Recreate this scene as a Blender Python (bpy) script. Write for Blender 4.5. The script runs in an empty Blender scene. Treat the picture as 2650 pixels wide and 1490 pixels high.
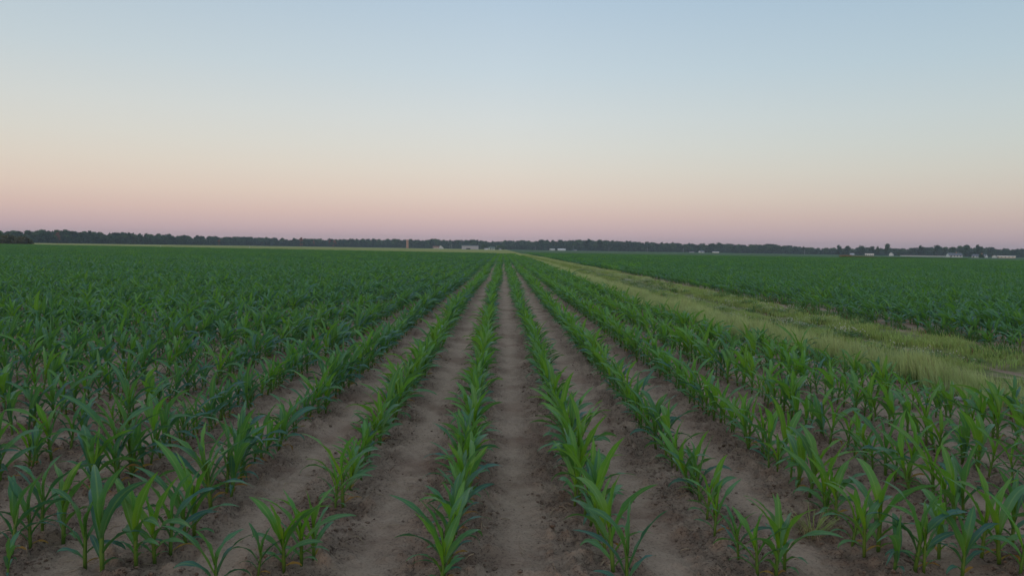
import bpy, math, random
import numpy as np
from mathutils import Vector, Matrix, noise as mnoise
R = math.radians
rng = random.Random(11)
scene = bpy.context.scene
col = scene.collection

# ------------------------------------------------------------------ camera
CAM_H = 1.62
F_PX, IW, IH = 2080.0, 2650.0, 1490.0
VPX, VPY, ROLL = 1299.0, 644.0, 0.0152         # where the rows meet, tilt of the horizon
def make_axes():
    yaw = math.atan((IW/2-VPX)/F_PX); pit = math.atan((IH/2-VPY)/F_PX)
    f = Vector((math.sin(yaw)*math.cos(pit), math.cos(yaw)*math.cos(pit), -math.sin(pit)))
    r = f.cross(Vector((0, 0, 1))).normalized(); u = r.cross(f)
    r2 = r*math.cos(ROLL)+u*math.sin(ROLL); u2 = u*math.cos(ROLL)-r*math.sin(ROLL)
    return f, r2, u2
FW, RT, UP = make_axes()
cam_d = bpy.data.cameras.new('camera'); cam = bpy.data.objects.new('camera', cam_d); col.objects.link(cam)
cam_d.sensor_width = 36; cam_d.lens = 36*F_PX/IW; cam_d.clip_start = 0.05; cam_d.clip_end = 20000
cam.matrix_world = Matrix(((RT.x, UP.x, -FW.x, 0), (RT.y, UP.y, -FW.y, 0), (RT.z, UP.z, -FW.z, CAM_H), (0, 0, 0, 1)))
scene.camera = cam
def ray(px, py):
    return (FW*F_PX + RT*(px-IW/2) - UP*(py-IH/2)).normalized()
def ground(px, py, z=0.0):
    d = ray(px, py); t = (z-CAM_H)/d.z
    return Vector((d.x*t, d.y*t, z))
def bearing(px, dist):                          # ground point seen in column px at a known distance
    d = ray(px, VPY + (px-VPX)*ROLL); h = math.hypot(d.x, d.y)
    return Vector((d.x/h*dist, d.y/h*dist, 0))

# ------------------------------------------------------------------ sky and light
SUN_EL, SUN_AZ = R(2.5), R(205)                 # low sun behind the photographer, a little to the left
def srgb(r, g, b):
    return tuple((c/255/12.92 if c/255 <= .04045 else ((c/255+.055)/1.055)**2.4) for c in (r, g, b))+(1,)
world = bpy.data.worlds.new('World'); scene.world = world; world.use_nodes = True
nt = world.node_tree; nt.nodes.clear()
N = nt.nodes.new; Lk = nt.links.new
tc = N('ShaderNodeTexCoord'); sep = N('ShaderNodeSeparateXYZ'); Lk(tc.outputs['Generated'], sep.inputs[0])
asn = N('ShaderNodeMath'); asn.operation = 'ARCSINE'; Lk(sep.outputs['Z'], asn.inputs[0])
mr = N('ShaderNodeMapRange'); mr.inputs['From Min'].default_value = 0; mr.inputs['From Max'].default_value = R(90)
Lk(asn.outputs[0], mr.inputs['Value'])
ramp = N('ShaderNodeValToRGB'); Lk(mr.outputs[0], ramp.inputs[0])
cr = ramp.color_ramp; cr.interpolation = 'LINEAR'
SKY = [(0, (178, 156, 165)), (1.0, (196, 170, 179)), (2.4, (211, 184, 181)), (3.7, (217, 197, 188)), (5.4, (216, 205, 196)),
       (7.0, (212, 208, 202)), (9.0, (206, 208, 207)), (12.2, (192, 203, 210)), (17.3, (173, 191, 207)), (26, (166, 184, 203)), (45, (168, 183, 202)), (90, (166, 179, 199))]  # upper stops brighter than a real dusk zenith, added to light the ground
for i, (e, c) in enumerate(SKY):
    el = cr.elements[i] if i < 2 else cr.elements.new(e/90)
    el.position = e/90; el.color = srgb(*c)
sky = N('ShaderNodeTexSky'); sky.sky_type = 'NISHITA'; sky.sun_disc = False
sky.sun_elevation = SUN_EL; sky.sun_rotation = SUN_AZ; sky.air_density = 1.0; sky.dust_density = 1.0; sky.ozone_density = 2.0
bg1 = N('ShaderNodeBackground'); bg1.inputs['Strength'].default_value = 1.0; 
mx_ = N('ShaderNodeMapRange'); mx_.inputs['From Min'].default_value = -.75; mx_.inputs['From Max'].default_value = .75; mx_.interpolation_type = 'SMOOTHSTEP'; Lk(sep.outputs['X'], mx_.inputs['Value'])
azr = N('ShaderNodeValToRGB'); Lk(mx_.outputs[0], azr.inputs[0])   # sky tinted darker on one side, mostly standing in for lens vignetting
azr.color_ramp.elements[0].color = (1.0, .98, .94, 1); azr.color_ramp.elements[1].color = (.79, .85, .87, 1); e_ = azr.color_ramp.elements.new(.5); e_.color = (1, 1, 1, 1)
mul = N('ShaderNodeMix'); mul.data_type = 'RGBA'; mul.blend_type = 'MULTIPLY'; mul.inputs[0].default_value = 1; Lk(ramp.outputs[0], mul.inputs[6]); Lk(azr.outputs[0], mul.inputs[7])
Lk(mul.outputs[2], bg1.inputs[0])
bg2 = N('ShaderNodeBackground'); bg2.inputs['Strength'].default_value = 0.05; Lk(sky.outputs[0], bg2.inputs[0])
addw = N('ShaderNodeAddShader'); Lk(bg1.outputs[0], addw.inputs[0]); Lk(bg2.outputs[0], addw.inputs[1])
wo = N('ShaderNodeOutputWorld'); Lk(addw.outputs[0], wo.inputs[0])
sd = bpy.data.lights.new('sun', 'SUN'); sun = bpy.data.objects.new('sun', sd); col.objects.link(sun)
sd.energy = 0.4; sd.angle = R(12); sd.color = (1.0, 0.62, 0.42)
sdir = Vector((math.sin(SUN_AZ)*math.cos(SUN_EL), math.cos(SUN_AZ)*math.cos(SUN_EL), math.sin(SUN_EL)))
sun.rotation_euler = (-sdir).to_track_quat('-Z', 'Y').to_euler(); sun.location = (0, -20, 30)
vs = scene.view_settings; vs.view_transform = 'Standard'; vs.look = 'None'; vs.exposure = 0.0; vs.gamma = 1.0
vs.use_curve_mapping = False

# ------------------------------------------------------------------ helpers
def tag(o, label=None, cat=None, group=None, kind=None):
    if label: o['label'] = label
    if cat: o['category'] = cat
    if group: o['group'] = group
    if kind: o['kind'] = kind
    return o
def link(o, parent=None, coll=None):
    (coll or col).objects.link(o)
    if parent: o.parent = parent
    return o
def empty(name, loc=(0, 0, 0), rz=0.0):
    o = bpy.data.objects.new(name, None); o.empty_display_size = 0.1; col.objects.link(o)
    o.location = loc; o.rotation_euler = (0, 0, rz); return o
class MB:                                       # collects vertices and faces of ONE mesh
    def __init__(s): s.v = []; s.f = []; s.m = []; s.uv = []
    def add(s, vs, fs, mat=0, uvs=None):
        o = len(s.v); s.v += [tuple(p) for p in vs]
        for f in fs:
            s.f.append(tuple(i+o for i in f)); s.m.append(mat)
            s.uv += [uvs[i] for i in f] if uvs else [(0.5, 0.5)]*len(f)
    def box(s, x0, x1, y0, y1, z0, z1, mat=0):
        v = [(x0, y0, z0), (x1, y0, z0), (x1, y1, z0), (x0, y1, z0), (x0, y0, z1), (x1, y0, z1), (x1, y1, z1), (x0, y1, z1)]
        s.add(v, [(0, 3, 2, 1), (4, 5, 6, 7), (0, 1, 5, 4), (1, 2, 6, 5), (2, 3, 7, 6), (3, 0, 4, 7)], mat)
    def tube(s, pts, rads, n=6, mat=0, cap=True):
        vs, fs = [], []
        for i, (p, r) in enumerate(zip(pts, rads)):
            p = Vector(p); a = Vector(pts[max(i-1, 0)]); b = Vector(pts[min(i+1, len(pts)-1)])
            d = (b-a).normalized(); x = d.orthogonal().normalized() if abs(d.z) < .95 else Vector((1, 0, 0)); x = (x-d*x.dot(d)).normalized(); y = d.cross(x)
            for k in range(n):
                t = 2*math.pi*k/n; vs.append(p+x*(r*math.cos(t))+y*(r*math.sin(t)))
        for i in range(len(pts)-1):
            for k in range(n):
                k2 = (k+1) % n; fs.append((i*n+k, i*n+k2, (i+1)*n+k2, (i+1)*n+k))
        if cap: fs.append(tuple(reversed(range(n)))); fs.append(tuple(range((len(pts)-1)*n, len(pts)*n)))
        s.add(vs, fs, mat)
    def mesh(s, name, mats, smooth=False):
        me = bpy.data.meshes.new(name); me.from_pydata(s.v, [], s.f)
        for m in mats: me.materials.append(m)
        me.polygons.foreach_set('material_index', s.m)
        ul = me.uv_layers.new(name='UVMap'); ul.data.foreach_set('uv', np.array(s.uv, 'f').ravel())
        if smooth: me.polygons.foreach_set('use_smooth', [True]*len(s.f))
        me.update(); return me
    def build(s, name, mats, parent=None, smooth=False, coll=None):
        if not isinstance(mats, (list, tuple)): mats = [mats]
        return link(bpy.data.objects.new(name, s.mesh(name, mats, smooth)), parent, coll)
def fbm(x, y, s, octv=3, seed=0.0):
    v = 0; a = 1
    for o in range(octv):
        v += a*mnoise.noise((x*s+seed, y*s-seed*1.7, seed*.37+o*7.1)); a *= .5; s *= 2.03
    return v
def sstep(a, b, x):
    t = min(1, max(0, (x-a)/(b-a))); return t*t*(3-2*t)

# ------------------------------------------------------------------ materials
def mat(name):
    m = bpy.data.materials.new(name); m.use_nodes = True; t = m.node_tree; t.nodes.clear()
    out = t.nodes.new('ShaderNodeOutputMaterial'); p = t.nodes.new('ShaderNodeBsdfPrincipled')
    t.links.new(p.outputs[0], out.inputs[0]); return m, t, p, out
def nz(t, scale, detail=3, coord=None, rough=.55, kind='Object'):
    n = t.nodes.new('ShaderNodeTexNoise'); n.inputs['Scale'].default_value = scale; n.inputs['Detail'].default_value = detail; n.inputs['Roughness'].default_value = rough
    if coord is None:
        c = t.nodes.new('ShaderNodeTexCoord'); coord = c.outputs[kind]
    t.links.new(coord, n.inputs['Vector']); return n.outputs['Fac']
def rmp(t, fac, stops):
    r = t.nodes.new('ShaderNodeValToRGB'); t.links.new(fac, r.inputs[0])
    for i, (p, c) in enumerate(stops):
        e = r.color_ramp.elements[i] if i < 2 else r.color_ramp.elements.new(p)
        e.position = p; e.color = tuple(c)+(1,) if len(c) == 3 else c
    return r.outputs[0]
def mixc(t, fac, a, b, mode='MIX'):
    m = t.nodes.new('ShaderNodeMix'); m.data_type = 'RGBA'; m.blend_type = mode
    for s, v in ((m.inputs[0], fac), (m.inputs[6], a), (m.inputs[7], b)):
        if hasattr(v, 'is_output'): t.links.new(v, s)
        elif isinstance(v, (int, float)): s.default_value = v
        else: s.default_value = tuple(v)+(1,)
    return m.outputs[2]
def mth(t, op, a, b=None):
    m = t.nodes.new('ShaderNodeMath'); m.operation = op
    for s, v in zip(m.inputs, (a, b)):
        if v is None: continue
        if hasattr(v, 'is_output'): t.links.new(v, s)
        else: s.default_value = v
    return m.outputs[0]
def bump(t, p, h, strength, dist):
    b = t.nodes.new('ShaderNodeBump'); b.inputs['Strength'].default_value = strength; b.inputs['Distance'].default_value = dist
    t.links.new(h, b.inputs['Height']); t.links.new(b.outputs[0], p.inputs['Normal'])
def simple(name, c, rough=.8, var=.15, scale=3.0, spec=.3, bmp=0):
    m, t, p, o = mat(name)
    a = tuple(x*(1-var) for x in c); b = tuple(min(1, x*(1+var)) for x in c)
    n = nz(t, scale, 4)
    t.links.new(rmp(t, n, [(.3, a), (.7, b)]), p.inputs['Base Color']); p.inputs['Roughness'].default_value = rough; p.inputs['Specular IOR Level'].default_value = spec
    if bmp: bump(t, p, n, .5, bmp)
    return m
def foliage(name, c_base, c_tip, trans=.3, rough=.45, spec=.4, hue=.25, midrib=None, tcol=None, brown=None):
    m, t, p, out = mat(name)
    uv = t.nodes.new('ShaderNodeTexCoord'); sp = t.nodes.new('ShaderNodeSeparateXYZ'); t.links.new(uv.outputs['UV'], sp.inputs[0])
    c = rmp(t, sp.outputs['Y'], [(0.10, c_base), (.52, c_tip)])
    oi = t.nodes.new('ShaderNodeObjectInfo'); 
    dk = mth(t, 'ADD', 1-hue, mth(t, 'MULTIPLY', oi.outputs['Random'], 2*hue))
    hs = t.nodes.new('ShaderNodeHueSaturation'); t.links.new(c, hs.inputs['Color']); t.links.new(dk, hs.inputs['Value']); t.links.new(mth(t, 'ADD', .482, mth(t, 'MULTIPLY', mth(t, 'FRACT', mth(t, 'MULTIPLY', oi.outputs['Random'], 7.31)), .036)), hs.inputs['Hue'])
    c = hs.outputs[0]
    n = nz(t, 14, 2, kind='Object')
    c = mixc(t, .35, c, mixc(t, n, tuple(.6*x for x in c_tip), tuple(1.45*x for x in c_tip)))
    if brown: c = mixc(t, rmp(t, sp.outputs['Y'], [(.86, (0, 0, 0)), (1, (1, 1, 1))]), c, brown)
    if midrib:
        d = mth(t, 'ABSOLUTE', mth(t, 'SUBTRACT', sp.outputs['X'], .5))
        f = rmp(t, d, [(.03, (.7, .7, .7)), (.11, (0, 0, 0))])
        c = mixc(t, f, c, midrib)
        w = t.nodes.new('ShaderNodeTexWave'); w.inputs['Scale'].default_value = 5.0; w.bands_direction = 'X'; t.links.new(uv.outputs['UV'], w.inputs['Vector'])
        bump(t, p, w.outputs['Fac'], .25, .002)
    t.links.new(c, p.inputs['Base Color']); p.inputs['Roughness'].default_value = rough; p.inputs['Specular IOR Level'].default_value = spec
    tr = t.nodes.new('ShaderNodeBsdfTranslucent'); tcn = mixc(t, .5, c, tcol or tuple(1.3*x for x in c_base)); t.links.new(tcn, tr.inputs[0])
    mx = t.nodes.new('ShaderNodeMixShader'); mx.inputs[0].default_value = trans
    t.links.new(p.outputs[0], mx.inputs[1]); t.links.new(tr.outputs[0], mx.inputs[2]); t.links.new(mx.outputs[0], out.inputs[0]); return m

ROW0, ROWS = -0.262, 0.762                      # the first crop row and the row spacing in metres
def soil_material():
    m, t, p, out = mat('sandy_soil')
    tc = t.nodes.new('ShaderNodeTexCoord'); sp = t.nodes.new('ShaderNodeSeparateXYZ'); t.links.new(tc.outputs['Object'], sp.inputs[0])
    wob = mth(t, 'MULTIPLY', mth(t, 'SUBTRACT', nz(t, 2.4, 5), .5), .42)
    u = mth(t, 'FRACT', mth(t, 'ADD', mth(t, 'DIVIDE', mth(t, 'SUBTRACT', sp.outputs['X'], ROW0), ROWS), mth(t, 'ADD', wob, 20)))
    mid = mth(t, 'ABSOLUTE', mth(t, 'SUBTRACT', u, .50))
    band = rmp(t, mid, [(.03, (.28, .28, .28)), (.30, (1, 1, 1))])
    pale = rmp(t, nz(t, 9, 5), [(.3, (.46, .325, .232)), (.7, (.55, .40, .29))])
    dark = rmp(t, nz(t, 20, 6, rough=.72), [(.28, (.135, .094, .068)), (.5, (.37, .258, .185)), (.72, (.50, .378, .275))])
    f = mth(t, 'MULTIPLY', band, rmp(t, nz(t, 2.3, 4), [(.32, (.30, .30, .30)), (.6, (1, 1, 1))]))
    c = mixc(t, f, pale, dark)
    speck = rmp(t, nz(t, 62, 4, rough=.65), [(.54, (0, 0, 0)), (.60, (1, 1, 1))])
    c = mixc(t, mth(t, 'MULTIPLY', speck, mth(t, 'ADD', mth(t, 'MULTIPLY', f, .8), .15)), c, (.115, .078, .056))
    red = rmp(t, nz(t, 1.15, 4), [(.5, (0, 0, 0)), (.68, (.55, .55, .55))])
    c = mixc(t, red, c, (.24, .135, .090))
    t.links.new(c, p.inputs['Base Color']); p.inputs['Roughness'].default_value = .95; p.inputs['Specular IOR Level'].default_value = .12
    h = mth(t, 'ADD', mth(t, 'MULTIPLY', nz(t, 42, 6, rough=.7), mth(t, 'ADD', mth(t, 'MULTIPLY', f, .8), .25)), mth(t, 'MULTIPLY', nz(t, 150, 3), .25))
    bump(t, p, h, 1.0, .05); return m
M = {}
M['soil'] = soil_material()
M['clod'] = simple('soil_clod', (.165, .112, .080), .95, .5, 60, .1)
M['straw'] = simple('straw', (.36, .27, .18), .8, .35, 20, .2)
M['leaf'] = foliage('corn_leaf_mature', (.095, .240, .026), (.037, .138, .108), .28, .40, .6, .22, (.16, .30, .11), (.16, .40, .010))  # bluish tip colour has the sky's reflection painted in
M['young'] = foliage('corn_leaf_young', (.170, .355, .018), (.056, .190, .085), .36, .40, .55, .2, (.20, .36, .10), (.27, .54, .008))  # tips here also carry painted sky reflection
M['leaf_warm'] = foliage('corn_leaf_mature_yellowish', (.170, .365, .016), (.064, .205, .066), .30, .34, .7, .22, (.18, .33, .10), (.18, .42, .010))
M['young_warm'] = foliage('corn_leaf_young_yellowish', (.275, .50, .012), (.098, .275, .048), .40, .36, .65, .2, (.24, .42, .10), (.28, .55, .008))
M['yellow'] = foliage('corn_leaf_yellowed', (.32, .24, .035), (.30, .17, .04), .25, .6, .2, .2)
M['stalk'] = foliage('corn_stalk', (.16, .20, .045), (.085, .20, .025), .1, .5, .3, .15)
M['verge'] = foliage('verge_grass', (.22, .32, .075), (.52, .57, .235), .35, .6, .2, .16)
M['verge_dry'] = foliage('dry_grass', (.20, .17, .085), (.36, .29, .16), .3, .7, .15, .2)
M['turf'] = foliage('lane_grass', (.155, .235, .042), (.35, .44, .12), .3, .6, .2, .25)
M['weed'] = foliage('weed_leaf', (.07, .15, .030), (.10, .21, .045), .3, .5, .3, .25)
M['weed_red'] = foliage('weed_reddish', (.16, .075, .05), (.30, .16, .10), .25, .7, .2, .2)
M['flower'] = simple('clover_flower', (.60, .59, .48), .8, .1, 20, .2)
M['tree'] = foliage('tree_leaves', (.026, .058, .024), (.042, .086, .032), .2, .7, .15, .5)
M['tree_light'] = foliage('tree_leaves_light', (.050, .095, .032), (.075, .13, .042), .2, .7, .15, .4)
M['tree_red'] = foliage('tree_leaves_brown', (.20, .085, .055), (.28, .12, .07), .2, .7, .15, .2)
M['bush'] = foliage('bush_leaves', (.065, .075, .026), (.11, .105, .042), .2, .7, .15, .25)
M['bark'] = simple('bark', (.07, .05, .038), .9, .3, 2)
M['white'] = simple('white_siding', (.76, .76, .75), .6, .05, 1.5)
M['cream'] = simple('cream_siding', (.74, .62, .50), .6, .05, 1.5)
M['greymetal'] = simple('grey_sheet_metal', (.46, .44, .47), .5, .07, .8)
M['roof_grey'] = simple('grey_shingles', (.17, .18, .20), .8, .15, 2)
M['roof_red'] = simple('brown_shingles', (.27, .13, .085), .8, .15, 2)
M['roof_green'] = simple('green_shingles', (.15, .19, .14), .8, .15, 2)
M['tile'] = simple('terracotta_tile', (.48, .245, .16), .7, .12, 1.2)
M['dark'] = simple('dark_opening', (.02, .02, .022), .9, .1)
M['glass'] = simple('window_glass', (.03, .035, .04), .08, .1, 3, .6)
M['wood'] = simple('weathered_wood', (.20, .16, .13), .85, .2, 2)
M['stone'] = simple('field_stone', (.40, .36, .35), .85, .2, 20)
M['galv'] = simple('galvanised_steel', (.5, .5, .5), .4, .1, 3)

# ------------------------------------------------------------------ ground
RIGHT_END = 262.0
def field_end(x): return 212.0-.6*min(4, x)
def lane_left(y):                               # field edge on the crop side of the lane
    return float(np.interp(y, [-40, 4, 8, 11, 15, 20, 43, 90, 180, 260], [5.8, 5.6, 5.4, 5.0, 4.45, 4.2, 4.15, 4.0, 3.6, 3.0]))
def lane_right(y):
    return float(np.interp(y, [-40, 6, 14, 20, 36, 60, 100, 200, 300], [8.7, 8.6, 8.35, 8.2, 8.1, 8.1, 7.8, 7.2, 6.9]))
def rough_at(x, y):
    u = ((x-ROW0)/ROWS) % 1.0
    return .3 + .7*sstep(.07, .26, abs(u-.50))
def soil_z(x, y):
    r = math.hypot(x, y); k = 1-sstep(14, 40, r)
    if k <= 0: return 0.0
    k *= sstep(-4.4, -3.6, -x) if x > 3.4 else 1.0
    u = ((x-ROW0)/ROWS) % 1.0; ridge = .018*math.cos(2*math.pi*u)
    a = rough_at(x, y)
    n = fbm(x, y, 3.1, 3, 3.3)*.020 + a*(fbm(x, y, 11, 3, 8.1)*.030 + max(0, mnoise.noise((x*22+1.5*mnoise.noise((x*7, y*7, 1)), y*18, 4.4))-.05)*.085)
    return k*(ridge*.7+n)
def axis(dense0, dense1, step, far0, far1, g):
    a = list(np.arange(dense0, dense1+1e-6, step)); s = step; x = a[-1]
    while x < far1: s *= g; x = min(x+s, far1); a.append(x)
    s = step; x = a[0]; b = []
    while x > far0: s *= g; x = max(x-s, far0); b.append(x)
    return b[::-1]+a
xs = axis(-4.2, 4.2, .024, -7000, 7000, 1.08); ys = axis(3.3, 8.0, .024, -3000, 9000, 1.045)
nx, ny = len(xs), len(ys)
vv = [(x, y, soil_z(x, y)) for y in ys for x in xs]
ff = [(j*nx+i, j*nx+i+1, (j+1)*nx+i+1, (j+1)*nx+i) for j in range(ny-1) for i in range(nx-1)]
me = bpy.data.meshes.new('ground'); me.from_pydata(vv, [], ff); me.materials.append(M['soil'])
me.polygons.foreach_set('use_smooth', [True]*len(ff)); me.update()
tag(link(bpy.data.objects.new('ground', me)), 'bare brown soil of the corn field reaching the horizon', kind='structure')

# the grassy farm lane: verge, two ruts, a middle strip
def lane_mat():
    m, t, p, o = mat('lane_soil')
    a = rmp(t, nz(t, 3.0, 5), [(.3, (.11, .13, .045)), (.52, (.17, .19, .07)), (.70, (.32, .26, .16))])
    t.links.new(a, p.inputs['Base Color']); p.inputs['Roughness'].default_value = .95; p.inputs['Specular IOR Level'].default_value = .1
    bump(t, p, nz(t, 40, 5), .8, .03); return m
M['lane'] = lane_mat(); M['rut'] = simple('damp_rut_soil', (.085, .070, .042), .95, .4, 4, .1, .02)
def lane_u(y, u): return lane_left(y) + (lane_right(y)-lane_left(y))*u
RUTS = (.26, .60)
def lane_z(u, x, y):
    z = -.03 + .09*sstep(0, .10, u)*sstep(0, .06, 1-u)
    for r in RUTS: z -= .10*math.exp(-((u-r)/.06)**2)
    return z + .012*fbm(x, y, 2.0, 2, 5.5)
lys = [-30+.0]+[1+.25*i for i in range(76)]; 
while lys[-1] < 211: lys.append(min(211, lys[-1]*1.03))
mb = MB(); us = [i/40 for i in range(41)]
vs_ = []
for y in lys:
    for u in us:
        x = lane_u(y, u); vs_.append((x, y, lane_z(u, x, y)))
n = len(us)
mb.add(vs_, [(j*n+i, j*n+i+1, (j+1)*n+i+1, (j+1)*n+i) for j in range(len(lys)-1) for i in range(n-1)])
mb.m = [1 if min(abs((q % (n-1)+.5)/(n-1)-r_) for r_ in RUTS) < .034 else 0 for q in range(len(mb.f))]
tag(mb.build('farm_lane', [M['lane'], M['rut']], smooth=True), 'grassy two-rut farm lane running between the corn fields', kind='structure')

# meadow and distant fields beyond the corn
def meadow_mat(nm, cc):
    m, t, p, o = mat(nm)
    tc = t.nodes.new('ShaderNodeTexCoord'); mp = t.nodes.new('ShaderNodeMapping'); mp.inputs['Scale'].default_value = (.004, .02, 1); t.links.new(tc.outputs['Object'], mp.inputs[0])
    c = rmp(t, nz(t, 1.0, 4, mp.outputs[0]), [(.32, cc[0]), (.5, cc[1]), (.66, cc[2])])
    c = mixc(t, .35, c, rmp(t, nz(t, .35, 4), [(.3, cc[0]), (.7, cc[1])]))
    t.links.new(c, p.inputs['Base Color']); p.inputs['Roughness'].default_value = .9; p.inputs['Specular IOR Level'].default_value = .1
    bump(t, p, nz(t, 1.5, 5), 1.0, .4); return m
M['meadow'] = meadow_mat('meadow', ((.21, .25, .060), (.33, .33, .095), (.45, .39, .15)))
M['far_field'] = meadow_mat('far_field', ((.055, .115, .050), (.085, .155, .06), (.16, .19, .085)))
def far_sheet(name, gx, first, mt, lab):
    mb = MB(); gy = [0, 12, 60, 200, 520, 1000, 2000, 8600]; n = len(gx)
    vs_ = [(x, min(8900, first(x)+1.5+y), .06 if y > 0 else -.02) for y in gy for x in gx]
    mb.add(vs_, [(j*n+i, j*n+i+1, (j+1)*n+i+1, (j+1)*n+i) for j in range(len(gy)-1) for i in range(n-1)])
    tag(mb.build(name, mt, smooth=True), lab, kind='structure')
far_sheet('meadow', [-6000, -1500, -600, -250, -80, 0, 6.5], lambda x: field_end(max(x, -400)), M['meadow'], 'pale green meadow beyond the far end of the corn')
far_sheet('far_field', [6.5, 80, 250, 600, 1500, 6000], lambda x: RIGHT_END, M['far_field'], 'dull green field beyond the corn on the lane side')

# ------------------------------------------------------------------ scattering (for stuff only)
def scatter(name, pts, rots, scls, picks, protos, label, cat):
    pc = bpy.data.collections.new(name+'_pieces')
    for i, me in enumerate(protos):
        o = bpy.data.objects.new('%s_piece_%02d' % (name, i), me); pc.objects.link(o)
    me = bpy.data.meshes.new(name); me.from_pydata(pts, [], [])
    a = me.attributes.new('rot', 'FLOAT_VECTOR', 'POINT'); a.data.foreach_set('vector', np.array(rots, 'f').ravel())
    a = me.attributes.new('scl', 'FLOAT_VECTOR', 'POINT'); a.data.foreach_set('vector', np.array(scls, 'f').ravel())
    a = me.attributes.new('pick', 'INT', 'POINT'); a.data.foreach_set('value', np.array(picks, 'i'))
    o = link(bpy.data.objects.new(name, me))
    g = bpy.data.node_groups.new(name+'_scatter', 'GeometryNodeTree')
    g.interface.new_socket('Geometry', in_out='INPUT', socket_type='NodeSocketGeometry'); g.interface.new_socket('Geometry', in_out='OUTPUT', socket_type='NodeSocketGeometry')
    gi = g.nodes.new('NodeGroupInput'); go = g.nodes.new('NodeGroupOutput')
    ip = g.nodes.new('GeometryNodeInstanceOnPoints'); ci = g.nodes.new('GeometryNodeCollectionInfo')
    ci.inputs['Collection'].default_value = pc; ci.inputs['Separate Children'].default_value = True; ci.inputs['Reset Children'].default_value = True
    ip.inputs['Pick Instance'].default_value = True
    def na(nm, ty):
        n = g.nodes.new('GeometryNodeInputNamedAttribute'); n.data_type = ty; n.inputs['Name'].default_value = nm; return n.outputs['Attribute']
    g.links.new(gi.outputs[0], ip.inputs['Points']); g.links.new(ci.outputs[0], ip.inputs['Instance'])
    g.links.new(na('pick', 'INT'), ip.inputs['Instance Index']); g.links.new(na('rot', 'FLOAT_VECTOR'), ip.inputs['Rotation']); g.links.new(na('scl', 'FLOAT_VECTOR'), ip.inputs['Scale'])
    g.links.new(ip.outputs[0], go.inputs[0])
    md = o.modifiers.new('scatter', 'NODES'); md.node_group = g
    return tag(o, label, cat, kind='stuff')

# ------------------------------------------------------------------ corn
PROF_T = [0, .12, .3, .5, .7, .88, 1]; PROF_W = [.42, .72, .97, 1, .80, .42, .03]
def leaf_geo(r, az, z0, L, W, el0, curl, wind, segs, twist, roll=.0):
    a = Vector((math.cos(az), math.sin(az), 0)); s0 = Vector((-math.sin(az), math.cos(az), 0)); Z = Vector((0, 0, 1))
    p = Vector((0, 0, z0)) + a*.006; vs, uv = [], []; ph = r.uniform(0, 6)
    for i in range(segs+1):
        t = i/segs; el = el0 - curl*t**1.6
        d = a*math.cos(el)+Z*math.sin(el)+Vector((0, 1, -.12))*(wind*t); d.normalize()
        s = (s0-d*s0.dot(d)).normalized(); s = Matrix.Rotation(twist*t, 3, d) @ s; nn = d.cross(s)
        w = W*float(np.interp(t, PROF_T, PROF_W)); fold = .50*(1-t)+.10 + roll*(1-t)
        rp = .26*math.sin(t*17+ph)*(t*(1-t)*4); c = math.cos(min(1.2, fold)); h = math.sin(min(1.2, fold))
        vs += [p-s*(w*c)+nn*(w*(h+rp)), p, p+s*(w*c)+nn*(w*(h-rp))]; uv += [(0, t), (.5, t), (1, t)]
        p = p+d*(L/segs)
    fs = []
    for i in range(segs):
        b = i*3; fs += [(b, b+1, b+4, b+3), (b+1, b+2, b+5, b+4)]
    return vs, fs, uv
def plant_spec(seed):
    r = random.Random(seed); az0 = r.uniform(-.75, .75) + (0 if r.random() < .62 else math.pi/2); spec = []
    n = r.choice([7, 7, 8]); hk = r.uniform(.92, 1.12)
    for i in range(n):
        t = i/(n-1)
        az = az0 + math.pi*(i % 2) + r.uniform(-.35, .35)
        z0 = .022 + .165*t**1.1*hk
        L = float(np.interp(t, [0, .25, .5, .72, .88, 1], [.11, .20, .31, .36, .32, .24]))*r.uniform(.85, 1.15)
        W = float(np.interp(t, [0, .3, .6, .85, 1], [.009, .0155, .0225, .0250, .021]))*r.uniform(.9, 1.12)
        el0 = float(np.interp(t, [0, .4, .75, 1], [.75, 1.0, 1.27, 1.46]))+r.uniform(-.12, .12)
        curl = float(np.interp(t, [0, .3, .6, .85, 1], [2.0, 1.9, 1.6, 1.15, .55]))*r.uniform(.45, 1.5)
        wind = float(np.interp(t, [0, .4, 1], [.1, .5, .6]))*r.uniform(.2, 1.6)
        m = 'leaf' if t < .70 else 'young'
        if i == 0 and r.random() < .45: m = 'yellow'
        spec.append(dict(az=az, z0=z0, L=L*hk, W=W, el0=el0, curl=curl, wind=wind, twist=r.uniform(-1.1, 1.1), roll=.5 if t > .9 else .1, m=m, seed=r.random()))
    return spec, hk
def stalk_geo(mb, hk, k, mi):
    pts = [(0, 0, -.03), (0, .001, .06*hk), (.002, .003, .15*hk), (.002, .008, .25*hk)]
    v0 = len(mb.v); mb.tube(pts, [.0085, .0095, .0085, .004], k, mi)
    mb.uv = [(u[0], .3) for u in mb.uv] if v0 == 0 else mb.uv
MATN = ['stalk', 'leaf', 'young', 'yellow']; CM = [M[k] for k in MATN]; CW = [M[k] for k in ('stalk', 'leaf_warm', 'young_warm', 'yellow')]
WARM = {'leaf': 'leaf_warm', 'young': 'young_warm'}
def warm(x, y):                                 # rows by the track and towards the lane are yellower than the rest of the field
    p = .78 if -1.4 < x < 5 else .22
    return rng.random() < p+.35*fbm(x, y, .09, 2, 7.7)
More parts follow.
